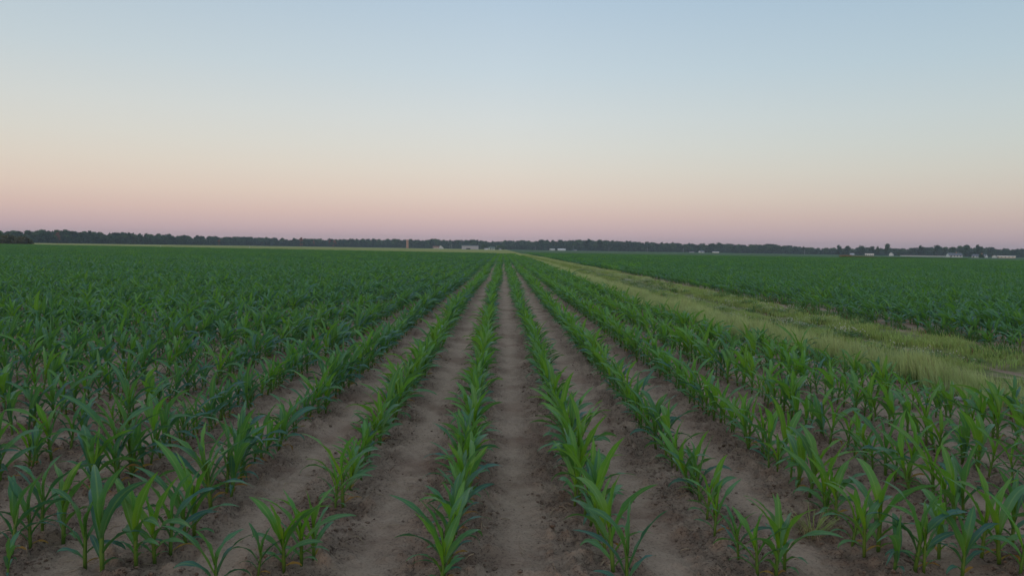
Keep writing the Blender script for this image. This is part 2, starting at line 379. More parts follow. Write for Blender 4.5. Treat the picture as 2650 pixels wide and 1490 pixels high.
def plant_mesh(mb, seed, segs, k, off=(0, 0, 0), sc=1.0, rz=0.0, skip=()):
    spec, hk = plant_spec(seed); b0 = len(mb.v)
    stalk_geo(mb, hk, k, 0)
    for i, s in enumerate(spec):
        if i in skip: continue
        v, f, u = leaf_geo(random.Random(s['seed']), s['az'], s['z0'], s['L'], s['W'], s['el0'], s['curl'], s['wind'], segs, s['twist'], s['roll'])
        mb.add(v, f, MATN.index(s['m']), u)
    c, s_ = math.cos(rz)*sc, math.sin(rz)*sc
    for q in range(b0, len(mb.v)):
        x, y, z = mb.v[q]; mb.v[q] = (x*c-y*s_+off[0], x*s_+y*c+off[1], z*sc+off[2])
def wander(k, y): return .035*math.sin(y*.19+k*.05)+.03*mnoise.noise((k*.9, y*.35, 2.0))
NV = 20
# pieces of the named plants: one mesh per leaf, shared between copies of the same variant
VAR = []
for v in range(2*NV):
    spec, hk = plant_spec(100+v % NV); parts = []
    mb = MB(); stalk_geo(mb, hk, 8, 0); parts.append(('stalk', mb.mesh('stalk', [M['stalk']], True), None))
    for s in spec:
        mb = MB(); g = leaf_geo(random.Random(s['seed']), s['az'], s['z0'], s['L'], s['W'], s['el0'], s['curl'], s['wind'], 10, s['twist'], s['roll'])
        mk = WARM.get(s['m'], s['m']) if v >= NV else s['m']
        mb.add(g[0], g[1], 0, g[2]); parts.append(('leaf', mb.mesh('leaf', [M[mk]], True), 'yellowed lower leaf' if s['m'] == 'yellow' else None))
    VAR.append((parts, any(s['m'] == 'yellow' for s in spec)))
ORD = ['first', 'second', 'third', 'fourth', 'fifth', 'sixth', 'seventh', 'eighth', 'ninth', 'tenth']
def row_phrase(k):
    return ('%s row from wheel track towards lane' % ORD[k-1]) if k > 0 else ('%s row from wheel track, away from lane' % ORD[min(-k, 9)])
def grow_scale(x, y):
    s = .90 + .17*fbm(x, y, .45, 2, 2.2)
    s *= 1 + .12*sstep(1.0, 2.0, x) + .15*sstep(.6, 1.8, -x)
    return s
def vis(x, y, m=1.0):                           # inside the wedge the photograph (or a step aside) can see
    return y > 2.9 and abs(x-.012*y) < .66*y*m + .5
hand = [(1587, 1486, 1.28), (1566, 1440, 1.05), (1548, 1400, .95), (1620, 1560, 1.1), (1528, 1362, 1.2), (1532, 1352, 1.05), (1160, 1484, 1.15), (1189, 1358, 1.1), (1150, 1508, 1.05), (1180, 1392, .95), (1168, 1450, .95), (780, 1478, .95), (2030, 1480, .95), (1960, 1500, .9), (2430, 1440, 1.0), (2540, 1440, 1.0), (2620, 1420, 1.0), (400, 1462, .95), (220, 1470, .95), (30, 1440, .9), (265, 1489, 1.12), (352, 1478, .98), (441, 1441, .9), (79, 1424, .85), (110, 1404, .9), (164, 1404, 1.05),
        (481, 1416, .9), (503, 1395, 1.05), (735, 1490, .98), (668, 1500, .6), (812, 1447, .9), (1911, 1453, .72), (2007, 1500, 1.0), (1849, 1395, .85), (1829, 1350, .85),
        (2205, 1420, .85), (2236, 1449, .9), (2272, 1436, 1.1), (2367, 1492, .95), (2390, 1496, .8), (2586, 1461, 1.05), (2313, 1494, .8), (2470, 1362, 1.1), (2490, 1490, .9), (2640, 1497, .9), (1140, 1530, 1.0), (1175, 1420, .9), (1205, 1330, 1.0), (20, 1500, .5), (560, 1545, .8)]
plants = []                                     # x, y, scale, row
def row_of(x): return round((x-ROW0)/ROWS)
for px, py, s in hand:
    g = ground(px, py, .0); plants.append((g.x, g.y, s*.88*(1+.14*sstep(1.0, 2.0, g.x)+.18*sstep(.6, 1.8, -g.x)), row_of(g.x)))
NEAR_Y = 4.75
rows_left = range(-330, 9)
for k in rows_left:
    x0 = ROW0+k*ROWS
    y = max(2.9, (abs(x0)-1.2)/.75) + rng.uniform(0, .2)
    while y < 75:
        edge = lane_left(y)-.25
        x = x0+wander(k, y)+rng.gauss(0, .018 if -1.2 < x0 < 1.5 else .03)
        st = rng.gauss(.116, .030) * (1.08 if x > 2.4 else 1)
        if y > NEAR_Y and x < edge and vis(x, y, 1.12):
            miss = .05 + (.07 if x > 2.6 and y < 25 else 0) + (.3 if fbm(x, y, .5, 2, 9.9) > .55 else 0)
            if rng.random() > miss:
                plants.append((x, y, grow_scale(x, y)*rng.uniform(.66, 1.2)*(.8 if x > edge-.8 and rng.random() < .6 else 1), k))
        y += max(.07, st)
plants.sort(key=lambda p: math.hypot(p[0], p[1]) - (0 if abs(p[0]) < .645*p[1] else -50))
near, rest = plants[:300], plants[300:]
for x, y, s, k in near:
    v = rng.randrange(NV)+(NV if warm(x, y) else 0); parts, yel = VAR[v]
    e = empty('corn_plant', (x, y, soil_z(x, y)), rng.uniform(-.7, .7)); e.scale = (s*(1.0 if -1 < k < 2 else 1.08), s, s*rng.uniform(.95, 1.06)); e.rotation_euler.x = rng.gauss(0, .09); e.rotation_euler.y = rng.gauss(0, .09)
    small = 'small' if s < .75 else 'short' if s < .90 else 'mid-sized' if s < 1.06 else 'tall'
    lab = small + (' yellow-green' if v >= NV else ' deep green') + ' corn plant' + (' with yellowed leaf' if yel else '') + ', ' + row_phrase(k)
    tag(e, lab, 'corn plant', 'corn plants in the nearest rows')
    for nm, me, pl in parts:
        o = bpy.data.objects.new(nm, me); col.objects.link(o); o.parent = e
        if pl: o['label'] = pl
# the rest of the crop: single plants out to 75 m, then lengths of row
pm = []
SEG = 1.6
for cm_ in (CM, CW):
    for v in range(NV):
        mb = MB(); plant_mesh(mb, 100+v, 7, 5); pm.append(mb.mesh('corn_single', cm_, True))
for cm_ in (CM, CW):
    for v in range(7):
        mb = MB(); r = random.Random(500+v); y = 0
        while y < SEG:
            plant_mesh(mb, 600+v*20+int(y*10), 4, 3, (r.gauss(0, .04), y, 0), r.uniform(.75, 1.18), r.uniform(-.8, .8), (0,)); y += max(.06, r.gauss(.115, .03))
        pm.append(mb.mesh('corn_row_length', cm_, True))
def add_far(P, Rr, S, K, k0, k1, y0, left):
    for k in range(k0, k1):
        x = ROW0+k*ROWS; y = y0+rng.uniform(0, SEG); y1 = field_end(x) if left else RIGHT_END
        while y < y1-SEG*.6:
            ok = vis(x, y, 1.12) and (x < lane_left(y)-.2 if left else x > lane_right(y)+.1)
            if ok:
                g = grow_scale(x, y)
                P.append((x+wander(k, y), y, 0)); Rr.append((0, 0, rng.gauss(0, .03))); S.append((rng.uniform(1.45, 1.85), 1, g*rng.uniform(.92, 1.08))); K.append(2*NV+rng.randrange(7)+(7 if warm(x, y) else 0))
            y += SEG
P, Rr, S, K = [], [], [], []
for x, y, s, k in rest:
    P.append((x, y, soil_z(x, y))); Rr.append((rng.gauss(0, .10), rng.gauss(0, .10), rng.uniform(-.8, .8))); w_ = s*(1.02+.13*sstep(5.5, 16, y)+.55*sstep(18, 48, y)); S.append((w_, s, s*rng.uniform(.95, 1.06))); K.append(rng.randrange(NV)+(NV if warm(x, y) else 0))
add_far(P, Rr, S, K, -340, 9, 75, True)
scatter('corn_crop', P, Rr, S, K, pm, 'dense rows of young green corn filling the field beside the wheel track', 'corn field')
P, Rr, S, K = [], [], [], []
for k in range(9, 100):
    x0 = ROW0+k*ROWS; y = max(8, (x0-2)/.75)
    while y < 60:
        x = x0+rng.gauss(0, .02)
        if x > lane_right(y)+.25 and vis(x, y, 1.12) and rng.random() > (.35 if x < lane_right(y)+1.0 else .05):
            s = grow_scale(x, y)*rng.uniform(.9, 1.2)
            P.append((x, y, 0)); Rr.append((rng.gauss(0, .10), rng.gauss(0, .10), rng.uniform(-.8, .8))); w_ = .62+.38*sstep(0, 2.2, x-lane_right(y)); S.append((s*1.3, s, s*w_)); K.append(rng.randrange(NV)+(NV if rng.random() < .2 else 0))
        y += max(.06, rng.gauss(.125, .03))
add_far(P, Rr, S, K, 8, 330, 60, False)
scatter('corn_crop', P, Rr, S, K, pm, 'dark dense corn crop beyond the grassy lane', 'corn field')

# ------------------------------------------------------------------ lane plants
def tuft(seed, n, h, rad, w, lean, mi=0, mix=None):
    r = random.Random(seed); mb = MB()
    for i in range(n):
        a = r.uniform(0, 6.283); q = rad*math.sqrt(r.random()); x, y = q*math.cos(a), q*math.sin(a)
        d = r.uniform(0, 6.283); dx, dy = math.cos(d), math.sin(d); hh = h*r.uniform(.55, 1.1); l = hh*lean*r.uniform(.2, 1.2); ww = w*r.uniform(.7, 1.3)
        sx, sy = -dy*ww, dx*ww; wy = hh*.22
        v = [(x-sx, y-sy, -.02), (x+sx, y+sy, -.02), (x+dx*l*.3+sx*.8, y+dy*l*.3+sy*.8+wy*.3, hh*.55), (x+dx*l*.3-sx*.8, y+dy*l*.3-sy*.8+wy*.3, hh*.55), (x+dx*l, y+dy*l+wy, hh*r.uniform(.85, 1))]
        m = mi if not mix or r.random() > mix[1] else mix[0]
        mb.add(v, [(0, 1, 2, 3), (3, 2, 4)], m, [(0, 0), (1, 0), (1, .6), (0, .6), (.5, 1)])
    return mb
GM = [M['verge'], M['verge_dry'], M['turf'], M['weed'], M['weed_red']]
verge = [tuft(i, 46, .33, .13, .0028, .35, 0, (1, .10)).mesh('verge_tuft', GM) for i in range(4)]
vfar = [tuft(20+i, 46, .33, .30, .008, .35, 0, (1, .10)).mesh('verge_patch', GM) for i in range(3)]
turf = [tuft(40+i, 40, .13, .14, .0035, .8, 2, (1, .15)).mesh('turf_tuft', GM) for i in range(3)] + [tuft(50+i, 40, .14, .30, .009, .8, 2, (1, .15)).mesh('turf_patch', GM) for i in range(2)]
weedp = [tuft(60+i, 34, .24, .16, .010, .7, 3, (4, .12)).mesh('weed_tuft', GM) for i in range(3)]
def strip_pts(u0, u1, y0, y1, dens, protos, P, Rr, S, K, sc=(.8, 1.2), avoid=True, noise_cut=None):
    y = y0
    while y < y1:
        dy = max(.25, y*.04); w = (u1-u0)*(lane_right(y)-lane_left(y)); nn = dens*dy*w
        nn = int(nn)+(rng.random() < nn % 1)
        for _ in range(nn):
            yy = y+rng.random()*dy; u = rng.uniform(u0, u1)+.02*math.sin(yy*1.3)+rng.gauss(0, .02); x = lane_u(yy, u)
            if not vis(x, yy, 1.12): continue
            if avoid and min(abs(u-q) for q in RUTS) < .066 and rng.random() < .96: continue
            if noise_cut is not None and fbm(x, yy, .55, 2, 6.1) < noise_cut: continue
            s = rng.uniform(*sc); P.append((x, yy, lane_z(max(0, min(1, u)), x, yy)-.01)); Rr.append((rng.gauss(0, .08), rng.gauss(0, .08), rng.uniform(-.6, .6))); S.append((s, s, s*rng.uniform(.8, 1.15)*(.85+.35*fbm(x, yy, .8, 2, 1.2)))); K.append(rng.choice(protos))
        y += dy
P, Rr, S, K = [], [], [], []
strip_pts(.01, .19, 5, 32, 60, [0, 1, 2, 3], P, Rr, S, K, (.80, 1.2), False)
strip_pts(.01, .20, 32, 211, 14, [4, 5, 6], P, Rr, S, K, (.7, 1.05), False)
strip_pts(.66, 1.02, 14, 40, 16, [0, 1, 2, 3], P, Rr, S, K, (.4, .8), False, .12)
strip_pts(.68, 1.0, 40, 211, 9, [4, 5, 6], P, Rr, S, K, (.5, .85), False, .0)
scatter('verge_grass', P, Rr, S, K, verge+vfar, 'pale tall seeding grass along the lane verge', 'grass')
P, Rr, S, K = [], [], [], []
strip_pts(.18, .62, 6, 32, 44, [0, 1, 2], P, Rr, S, K, (.5, 1.2), True, -.45)
strip_pts(.62, 1.02, 6, 32, 40, [0, 1, 2], P, Rr, S, K, (.6, 1.5), True, -.35)
strip_pts(.18, .62, 32, 211, 10, [3, 4], P, Rr, S, K, (.7, 1.1), True, -.5)
strip_pts(.62, 1.02, 32, 211, 9, [3, 4], P, Rr, S, K, (.7, 1.2), True, -.4)
scatter('lane_grass', P, Rr, S, K, turf, 'short green grass growing between and beside the lane ruts', 'grass')
P, Rr, S, K = [], [], [], []
strip_pts(.85, 1.25, 7, 30, 13, [0, 1, 2], P, Rr, S, K, (.6, 1.3), False, .0)
strip_pts(.60, .9, 9, 45, 4, [0, 1, 2], P, Rr, S, K, (.6, 1.1), False, .12)
strip_pts(.27, .6, 7, 45, 4, [0, 1, 2], P, Rr, S, K, (.5, .9), False, .12)
strip_pts(.20, .31, 9, 90, 5, [0, 1, 2], P, Rr, S, K, (.35, .6), False, .0)
strip_pts(-.09, .03, 6, 26, 11, [0, 1, 2], P, Rr, S, K, (.5, 1.1), False, -.2)
scatter('lane_weeds', P, Rr, S, K, weedp, 'low dark broad-leaved weeds with reddish stems edging the lane', 'weeds')
# white clover
def clover(seed):
    r = random.Random(seed); mb = MB()
    for i in range(26):
        a = r.uniform(0, 6.28); q = .2*math.sqrt(r.random()); x, y, z = q*math.cos(a), q*math.sin(a), r.uniform(.06, .14); s = r.uniform(.012, .022); tl = r.uniform(-.4, .4)
        mb.add([(x-s, y-s, z), (x+s, y-s, z+tl*s), (x+s, y+s, z), (x-s, y+s, z-tl*s)], [(0, 1, 2, 3)], 0, [(0, 0), (1, 0), (1, 1), (0, 1)])
    for i in range(r.randint(3, 7)):
        a = r.uniform(0, 6.28); q = .2*math.sqrt(r.random()); x, y, z = q*math.cos(a), q*math.sin(a), r.uniform(.16, .22); s = r.uniform(.007, .011)
        mb.add([(x, y, z+s), (x+s, y, z), (x, y+s, z), (x-s, y, z), (x, y-s, z), (x, y, z-s)], [(0, 1, 2), (0, 2, 3), (0, 3, 4), (0, 4, 1), (5, 2, 1), (5, 3, 2), (5, 4, 3), (5, 1, 4)], 1)
        mb.add([(x-.001, y, 0), (x+.001, y, 0), (x, y, z)], [(0, 1, 2)], 0)
    return mb.mesh('clover_patch', [M['weed'], M['flower']])
P, Rr, S, K = [], [], [], []
strip_pts(.30, .57, 7, 60, 12, [0, 1, 2], P, Rr, S, K, (.8, 1.2), False, .10)
strip_pts(.60, .80, 14, 70, 11, [0, 1, 2], P, Rr, S, K, (.9, 1.4), False, .16)
scatter('white_clover', P, Rr, S, K, [clover(i) for i in range(3)], 'patches of white clover in flower along the lane', 'clover')

# ------------------------------------------------------------------ small things on the soil
ICO_V = []; ph_ = (1+5**.5)/2
for a_ in (-1, 1):
    for b_ in (-ph_, ph_): ICO_V += [(0, a_, b_), (a_, b_, 0), (b_, 0, a_)]
ICO_V = [Vector(v).normalized() for v in ICO_V]
ICO_F = []
for i in range(12):
    for j in range(i+1, 12):
        for k in range(j+1, 12):
            if all((ICO_V[p]-ICO_V[q]).length < 1.1 for p, q in ((i, j), (j, k), (i, k))):
                nrm = (ICO_V[j]-ICO_V[i]).cross(ICO_V[k]-ICO_V[i]); ICO_F.append((i, j, k) if nrm.dot(ICO_V[i]) > 0 else (i, k, j))
mb = MB(); cnt = 0
while cnt < 15000:
    y = 3.2+11*rng.random()**1.5; x = rng.uniform(-.7, .7)*y
    if x > lane_left(y)-.1 or rng.random() > rough_at(x, y)**2: continue
    if fbm(x, y, 2.3, 2, 4.0) < rng.uniform(-.3, .35): continue
    s = .0035+.012*rng.random()**2.6; z = soil_z(x, y); q = (rng.uniform(.8, 1.5), rng.uniform(.7, 1.2), rng.uniform(.45, .8))
    mb.add([(x+v.x*s*q[0]*(j := rng.uniform(.65, 1.2)), y+v.y*s*q[1]*j, z+v.z*s*q[2]*j+s*.2) for v in ICO_V], ICO_F); cnt += 1
tag(mb.build('soil_clods', M['clod'], smooth=False), 'small dark crumbs of soil scattered between the rows', 'soil', kind='stuff')
mb = MB()
for i in range(1100):
    y = 3.3+9*rng.random()**1.4; x = rng.uniform(-.68, .68)*y
    if x > lane_left(y)-.1: continue
    L = rng.uniform(.02, .085); a = rng.uniform(0, 6.28); z = soil_z(x, y)+.004; dx, dy = math.cos(a)*L/2, math.sin(a)*L/2; b = rng.uniform(-.25, .25)
    pts = [(x-dx, y-dy, soil_z(x-dx, y-dy)+.003), (x-dy*b, y+dx*b, z+.006), (x+dx, y+dy, soil_z(x+dx, y+dy)+.003)]
    w = rng.uniform(.0012, .003); mb.tube(pts, [w, w, w*.7], 4)
tag(mb.build('straw_litter', M['straw']), 'bits of pale dry straw lying on the soil', 'straw', kind='stuff')
# the half-dead grass tuft between the rows
g = ground(2102, 1385); e = empty('grass_tuft', (g.x, g.y, soil_z(g.x, g.y)))
tag(e, 'half-dead tuft of grass with curled tan blades between the corn rows', 'grass tuft')
def blades(seed, n, h, lean, rad, w, side):
    r = random.Random(seed); mb = MB()
    for i in range(n):
        a = r.uniform(0, 6.28) if not side else r.uniform(2.2, 4.6); q = rad*r.random(); x, y = q*math.cos(a), q*math.sin(a); H = h*r.uniform(.5, 1); l = lean*r.uniform(.5, 1.2); dx, dy = math.cos(a), math.sin(a); sx, sy = -dy*w, dx*w
        v = []; 
        for t in (0, .35, .7, 1):
            zz = H*math.sin(t*2.4)/1.0 if side else H*t*(1-.3*t); k = 1-.9*t
            v += [(x+dx*l*t-sx*k, y+dy*l*t-sy*k, zz-.01), (x+dx*l*t+sx*k, y+dy*l*t+sy*k, zz-.01)]
        mb.add(v, [(0, 1, 3, 2), (2, 3, 5, 4), (4, 5, 7, 6)], 0, [(0, 0), (1, 0), (0, .35), (1, .35), (0, .7), (1, .7), (0, 1), (1, 1)])
    return mb
blades(1, 90, .09, .16, .07, .003, True).build('dead_blades', M['verge_dry'], e)
blades(2, 110, .20, .15, .09, .0022, False).build('green_blades', M['turf'], e)
def stone(px, py, s, lab):
    g = ground(px, py); mb = MB(); r = random.Random(px)
    mb.add([(v.x*s*1.3*r.uniform(.8, 1.1), v.y*s*r.uniform(.8, 1.1), v.z*s*.7*r.uniform(.8, 1.1)+s*.3) for v in ICO_V], ICO_F)
    o = mb.build('field_stone', M['stone'], smooth=True); o.location = (g.x, g.y, soil_z(g.x, g.y)); tag(o, lab, 'stone')
stone(2483, 1036, .055, 'pale stone at the edge of the tall verge grass')
stone(2108, 975, .05, 'grey stone among the thin corn plants')

# ------------------------------------------------------------------ trees
def tree_geo(seed, h, w, n, leaf, low=.12):
    r = random.Random(seed); tr = MB(); cr_ = MB()
    tr.tube([(0, 0, -.3), (r.uniform(-.02, .02)*h, 0, h*.3), (r.uniform(-.03, .03)*h, r.uniform(-.03, .03)*h, h*.75)], [h*.025, h*.018, h*.006], 6)
    lobes = []
    for i in range(r.randint(9, 13)):
        a = r.uniform(0, 6.28); t = r.random(); z = h*(low+.12+(.76-low)*t); q = w*.5*r.uniform(.25, .8)*math.sqrt(max(.12, 1-(abs(t-.35)/.72)**2))
        c = Vector((q*math.cos(a), q*math.sin(a), z)); lobes.append((c, w*r.uniform(.16, .27)))
        tr.tube([(0, 0, h*.25*r.uniform(.7, 1.5)), c*.6+Vector((0, 0, z*.3)), c], [h*.010, h*.006, h*.002], 4)
    lobes.append((Vector((0, 0, h*.80)), w*.24)); top = max(c.z+q for c, q in lobes)
    for i in range(n):
        c, q = r.choice(lobes); d = Vector((r.gauss(0, 1), r.gauss(0, 1), r.gauss(0, 1))).normalized(); p = c+d*q*(r.random()**.4)*r.uniform(.8, 1.15); p.z = max(p.z, h*.04)
        nrm = (d+Vector((r.gauss(0, .6), r.gauss(0, .6), r.gauss(0, .6)+.3))).normalized(); x = nrm.orthogonal().normalized(); x = Matrix.Rotation(r.uniform(0, 6.28), 3, nrm) @ x; y = nrm.cross(x); s = leaf*r.uniform(.5, 1.3)
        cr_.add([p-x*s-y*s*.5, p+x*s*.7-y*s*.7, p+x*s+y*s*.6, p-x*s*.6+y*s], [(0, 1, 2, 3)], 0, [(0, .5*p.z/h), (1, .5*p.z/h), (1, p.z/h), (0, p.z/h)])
    return tr, cr_
TREES = {}
def tree_var(kind, seed, h, w, n, leaf, m, low):
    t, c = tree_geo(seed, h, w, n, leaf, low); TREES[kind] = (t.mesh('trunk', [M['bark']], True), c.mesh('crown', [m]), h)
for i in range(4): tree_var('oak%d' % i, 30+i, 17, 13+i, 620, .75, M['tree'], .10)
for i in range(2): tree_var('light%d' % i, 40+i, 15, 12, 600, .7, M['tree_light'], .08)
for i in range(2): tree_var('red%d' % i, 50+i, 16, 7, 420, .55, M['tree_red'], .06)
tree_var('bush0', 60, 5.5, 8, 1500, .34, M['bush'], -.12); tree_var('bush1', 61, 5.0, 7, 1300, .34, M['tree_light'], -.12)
def plant_tree(kind, px, dist, hpx, lab, group=None, wk=1.0, name='tree'):
    g = bearing(px, dist); tm, cm, h = TREES[kind]; H = hpx/F_PX*dist
    e = empty(name, (g.x, g.y, 0), rng.uniform(0, 6.28)); s = H/(h*1.0); e.scale = (s*wk, s*wk, s)
    tag(e, lab, 'bush' if name == 'bush' else 'tree', group)
    for nm, me in (('trunk', tm), ('crown', cm)): link(bpy.data.objects.new(nm, me), e)
# the distant wood: one mass
TOPX = [-200, 0, 120, 250, 350, 500, 650, 800, 1000, 1350, 1450, 1520, 1600, 1700, 2000, 2120, 2200, 2300, 2420, 2520, 2600, 2900]
TOPH = [25, 25, 28, 26, 25, 22, 20, 19, 21, 23, 25, 27, 26, 23, 22, 15, 17, 17, 20, 22, 19, 20]
def wood_dist(px): return float(np.interp(px, [-200, 0, 350, 650, 1000, 1400, 2000, 2300, 2700], [1060, 1080, 1180, 1480, 1600, 1500, 1500, 1480, 1450]))
wp = []
for i in range(4):
    t, c = tree_geo(30+i, 17, 13+i, 520, .85, .02); mb = MB(); mb.add(t.v, t.f, 0); 
    o_ = len(mb.v); mb.v += c.v; mb.f += [tuple(q+o_ for q in f) for f in c.f]; mb.m += [1]*len(c.f); mb.uv += c.uv
    wp.append(mb.mesh('wood_tree', [M['bark'], M['tree'] if i % 2 else M['tree_light']]))
t, c = tree_geo(77, 6, 9, 420, .7, -.05); wp.append(c.mesh('wood_shrub', [M['tree']]))
P, Rr, S, K = [], [], [], []
px = -180.0
while px < 2850:
    d0 = wood_dist(px); hp = float(np.interp(px, TOPX, TOPH))+2.0*mnoise.noise((px*.02, 3.1, 0))
    for row in range(4):
        d = d0+row*11+rng.uniform(-5, 5); g = bearing(px+rng.uniform(-4, 4), d)
        h = hp/F_PX*d0*rng.uniform(.68, 1.10)*(1 if row else .85); s = h/16.5
        P.append((g.x, g.y, 0)); Rr.append((0, 0, rng.uniform(0, 6.28))); S.append((s*rng.uniform(.9, 1.25), s*rng.uniform(.9, 1.25), s)); K.append(rng.randrange(4))
    for q in range(2):
        g = bearing(px+rng.uniform(-4, 4), d0-8+q*6); s = rng.uniform(.8, 1.3); P.append((g.x, g.y, 0)); Rr.append((0, 0, rng.uniform(0, 6.28))); S.append((s, s, s)); K.append(4)
    px += 5.5/d0*F_PX
scatter('distant_wood', P, Rr, S, K, wp, 'long dark line of woodland along the horizon', 'wood')
# single trees that stand out of it
plant_tree('red0', 779, 1270, 26, 'rust brown narrow tree rising above the wood, tallest of the brown trees', wk=.9)
plant_tree('red1', 853, 1350, 20, 'rust brown tree, slimmer of a close pair before the wood', wk=.7)
plant_tree('red0', 866, 1350, 20, 'rust brown tree, broader of a close pair before the wood', wk=1.1)
plant_tree('red1', 812, 1380, 17, 'faint brown tree between the tall brown tree and the brown pair', wk=.7)
plant_tree('red0', 567, 1150, 17, 'lone rust brown tree at the foot of the distant wood', wk=.9)
plant_tree('red1', 150, 1050, 27, 'brownish thin tree standing before the tallest wood near the bush', wk=.9)
for px_, d_, h_, k_, l_ in [(22, 560, 20, 'bush0', 'big olive brown bush at the field corner, tallest of its clump'), (60, 550, 17, 'bush0', 'round brown bush at the end of the bush clump beside the meadow'), (-8, 565, 22, 'bush1', 'green bush at the outer end of the bush clump')]:
    plant_tree(k_, px_, d_, h_, l_, 'bushes at the far field corner', 1.7, 'bush')
plant_tree('oak1', 1522, 1420, 31, 'tall dark tree rising above the wood near the white sheds', wk=1.0)
plant_tree('oak2', 1552, 1430, 27, 'dark open tree next to the tallest tree by the white sheds', wk=.9)
plant_tree('oak0', 1401, 1430, 29, 'dark round tree topping the wood behind the utility poles', wk=.9)
plant_tree('oak3', 1474, 1430, 27, 'dark tree behind the white sheds across the far field')
plant_tree('oak0', 1226, 1450, 26, 'small-topped tree rising from the wood behind the grey barn', wk=.8)
plant_tree('light0', 1253, 1180, 16, 'pale green tree beside the grey barn', wk=1.2)
plant_tree('bush1', 1291, 1080, 11, 'low dark green bush hiding the white house with the green roof', None, 1.5, 'bush')
plant_tree('light1', 1300, 1120, 12, 'pale green bushy tree next to the low bush by the house', wk=1.3)
plant_tree('oak1', 2170, 1250, 24, 'round dark tree at the end of the farmyard tree row, by tan weeds', wk=1.0)
plant_tree('oak2', 2193, 1250, 22, 'round dark tree, second in the farmyard row by tan weeds', wk=1.0)
plant_tree('oak3', 2228, 1260, 23, 'dark tree behind the low white house by the tan weeds')
plant_tree('oak0', 2258, 1260, 23, 'broad dark tree over the low white house by the tan weeds')
plant_tree('oak2', 2295, 1230, 28, 'tallest dark tree of the farmyard row, beside the small white gable', wk=.8)
plant_tree('light0', 2272, 1260, 22, 'thin brownish topped tree in the farmyard row', wk=.7)
plant_tree('light1', 2325, 1150, 11, 'low bushy tree hiding the small white gable', wk=1.1)
plant_tree('oak1', 2382, 1300, 25, 'dark tree rising over the long white fence')
plant_tree('oak3', 2425, 1300, 26, 'broad dark tree behind the long white fence, by the barn')
plant_tree('oak0', 2466, 1150, 24, 'dark tree behind the white barn with grey roof')
plant_tree('oak2', 2500, 1200, 27, 'dark tree between the white barn and the white cottage')
plant_tree('oak1', 2530, 1200, 28, 'tall dark tree behind the white cottage with grey roof')
plant_tree('bush1', 2541, 880, 7, 'small round bush in front of the white cottage', None, 1.6, 'bush')

# ------------------------------------------------------------------ buildings
def gable(name, px, dist, wpx, hpx, lab, wall, roof, rz=0.0, depth=8.0, eave=.55, cat='house', wins=3, door=True, chimney=False, over=.35, opening=None):
    g = bearing(px, dist); k = dist/F_PX; q_ = .85 if px > 2200 else 1; W = wpx*k*q_; H = hpx*k*q_; He = H*eave
    e = empty(name, (g.x, g.y, .04), math.atan2(-g.x, g.y)+rz); tag(e, lab, cat)
    D = depth; x0, x1 = -W/2, W/2
    mb = MB(); v = [(x0, 0, -.3), (x1, 0, -.3), (x1, D, -.3), (x0, D, -.3), (x0, 0, He), (x1, 0, He), (x1, D, He), (x0, D, He), (x0, D/2, H-.12), (x1, D/2, H-.12)]
    mb.add(v, [(0, 1, 5, 4), (2, 3, 7, 6), (1, 2, 6, 9, 5), (3, 0, 4, 8, 7)]); mb.build('wall', wall, e)
    s = (H-He)/(D/2); o = over; mb = MB(); th = .16
    r0 = [(x0-o, -o, He-s*o), (x1+o, -o, He-s*o), (x1+o, D/2, H), (x0-o, D/2, H), (x1+o, D+o, He-s*o), (x0-o, D+o, He-s*o)]
    vv2 = r0+[(a, b, c-th) for a, b, c in r0]
    mb.add(vv2, [(0, 1, 2, 3), (3, 2, 4, 5), (7, 6, 9, 8), (8, 9, 11, 10), (0, 6, 7, 1), (4, 10, 11, 5), (1, 7, 8, 2), (2, 8, 10, 4), (0, 3, 9, 6), (3, 5, 11, 9)]); rf = mb.build('roof', roof, e)
    if chimney:
        mb = MB(); mb.box(W*.15-.4, W*.15+.4, D/2-.4, D/2+.4, H-1.0, H+1.0); mb.build('chimney', M['tile'], rf)
    for i in range(wins):
        cx = x0+W*(i+.7)/(wins+.4); ww = min(.55, W*.07)
        mb = MB(); mb.box(cx-ww-.1, cx+ww+.1, -.06, .02, He*.36, He*.86); w_ = mb.build('window', wall, e)
        mb = MB(); mb.box(cx-ww, cx+ww, -.075, -.02, He*.40, He*.82); mb.build('pane', M['glass'], w_)
    if door:
        cx = x0+W*.12; mb = MB(); mb.box(cx-.5, cx+.5, -.07, .02, -.02, min(2.1, He*.9)); mb.build('door', M['wood'], e)
    if opening:
        a, b, h = opening; mb = MB(); mb.box(x0+W*a, x0+W*b, -.08, .02, -.02, H*h); mb.build('doorway', M['dark'], e)  # near-black panel paints the shade inside the open doorway
    return e
# terracotta silo
g = bearing(1054.5, 1420); k = 1420/F_PX; e = empty('silo', (g.x, g.y, 0)); tag(e, 'tall terracotta tile silo standing alone in the meadow', 'silo')
Hs, Rs = 21*k, 2.9*k
mb = MB(); mb.tube([(0, 0, -.3), (0, 0, Hs)], [Rs, Rs], 24); mb.build('wall', M['tile'], e, True).data.polygons.foreach_set('use_smooth', [False]*26)
mb = MB(); mb.tube([(0, 0, Hs-.02), (0, 0, Hs+.35)], [Rs+.12, Rs+.12], 24); mb.build('rim', M['tile'], e)
for i in range(1, 8):
    mb = MB(); z = Hs*i/8; mb.tube([(0, 0, z-.06), (0, 0, z+.06)], [Rs+.04, Rs+.04], 24); mb.build('hoop', M['galv'], e)
mb = MB(); mb.box(-Rs-.7, -Rs+.3, -.6, .6, -.2, Hs*.42); mb.build('chute', M['wood'], e)
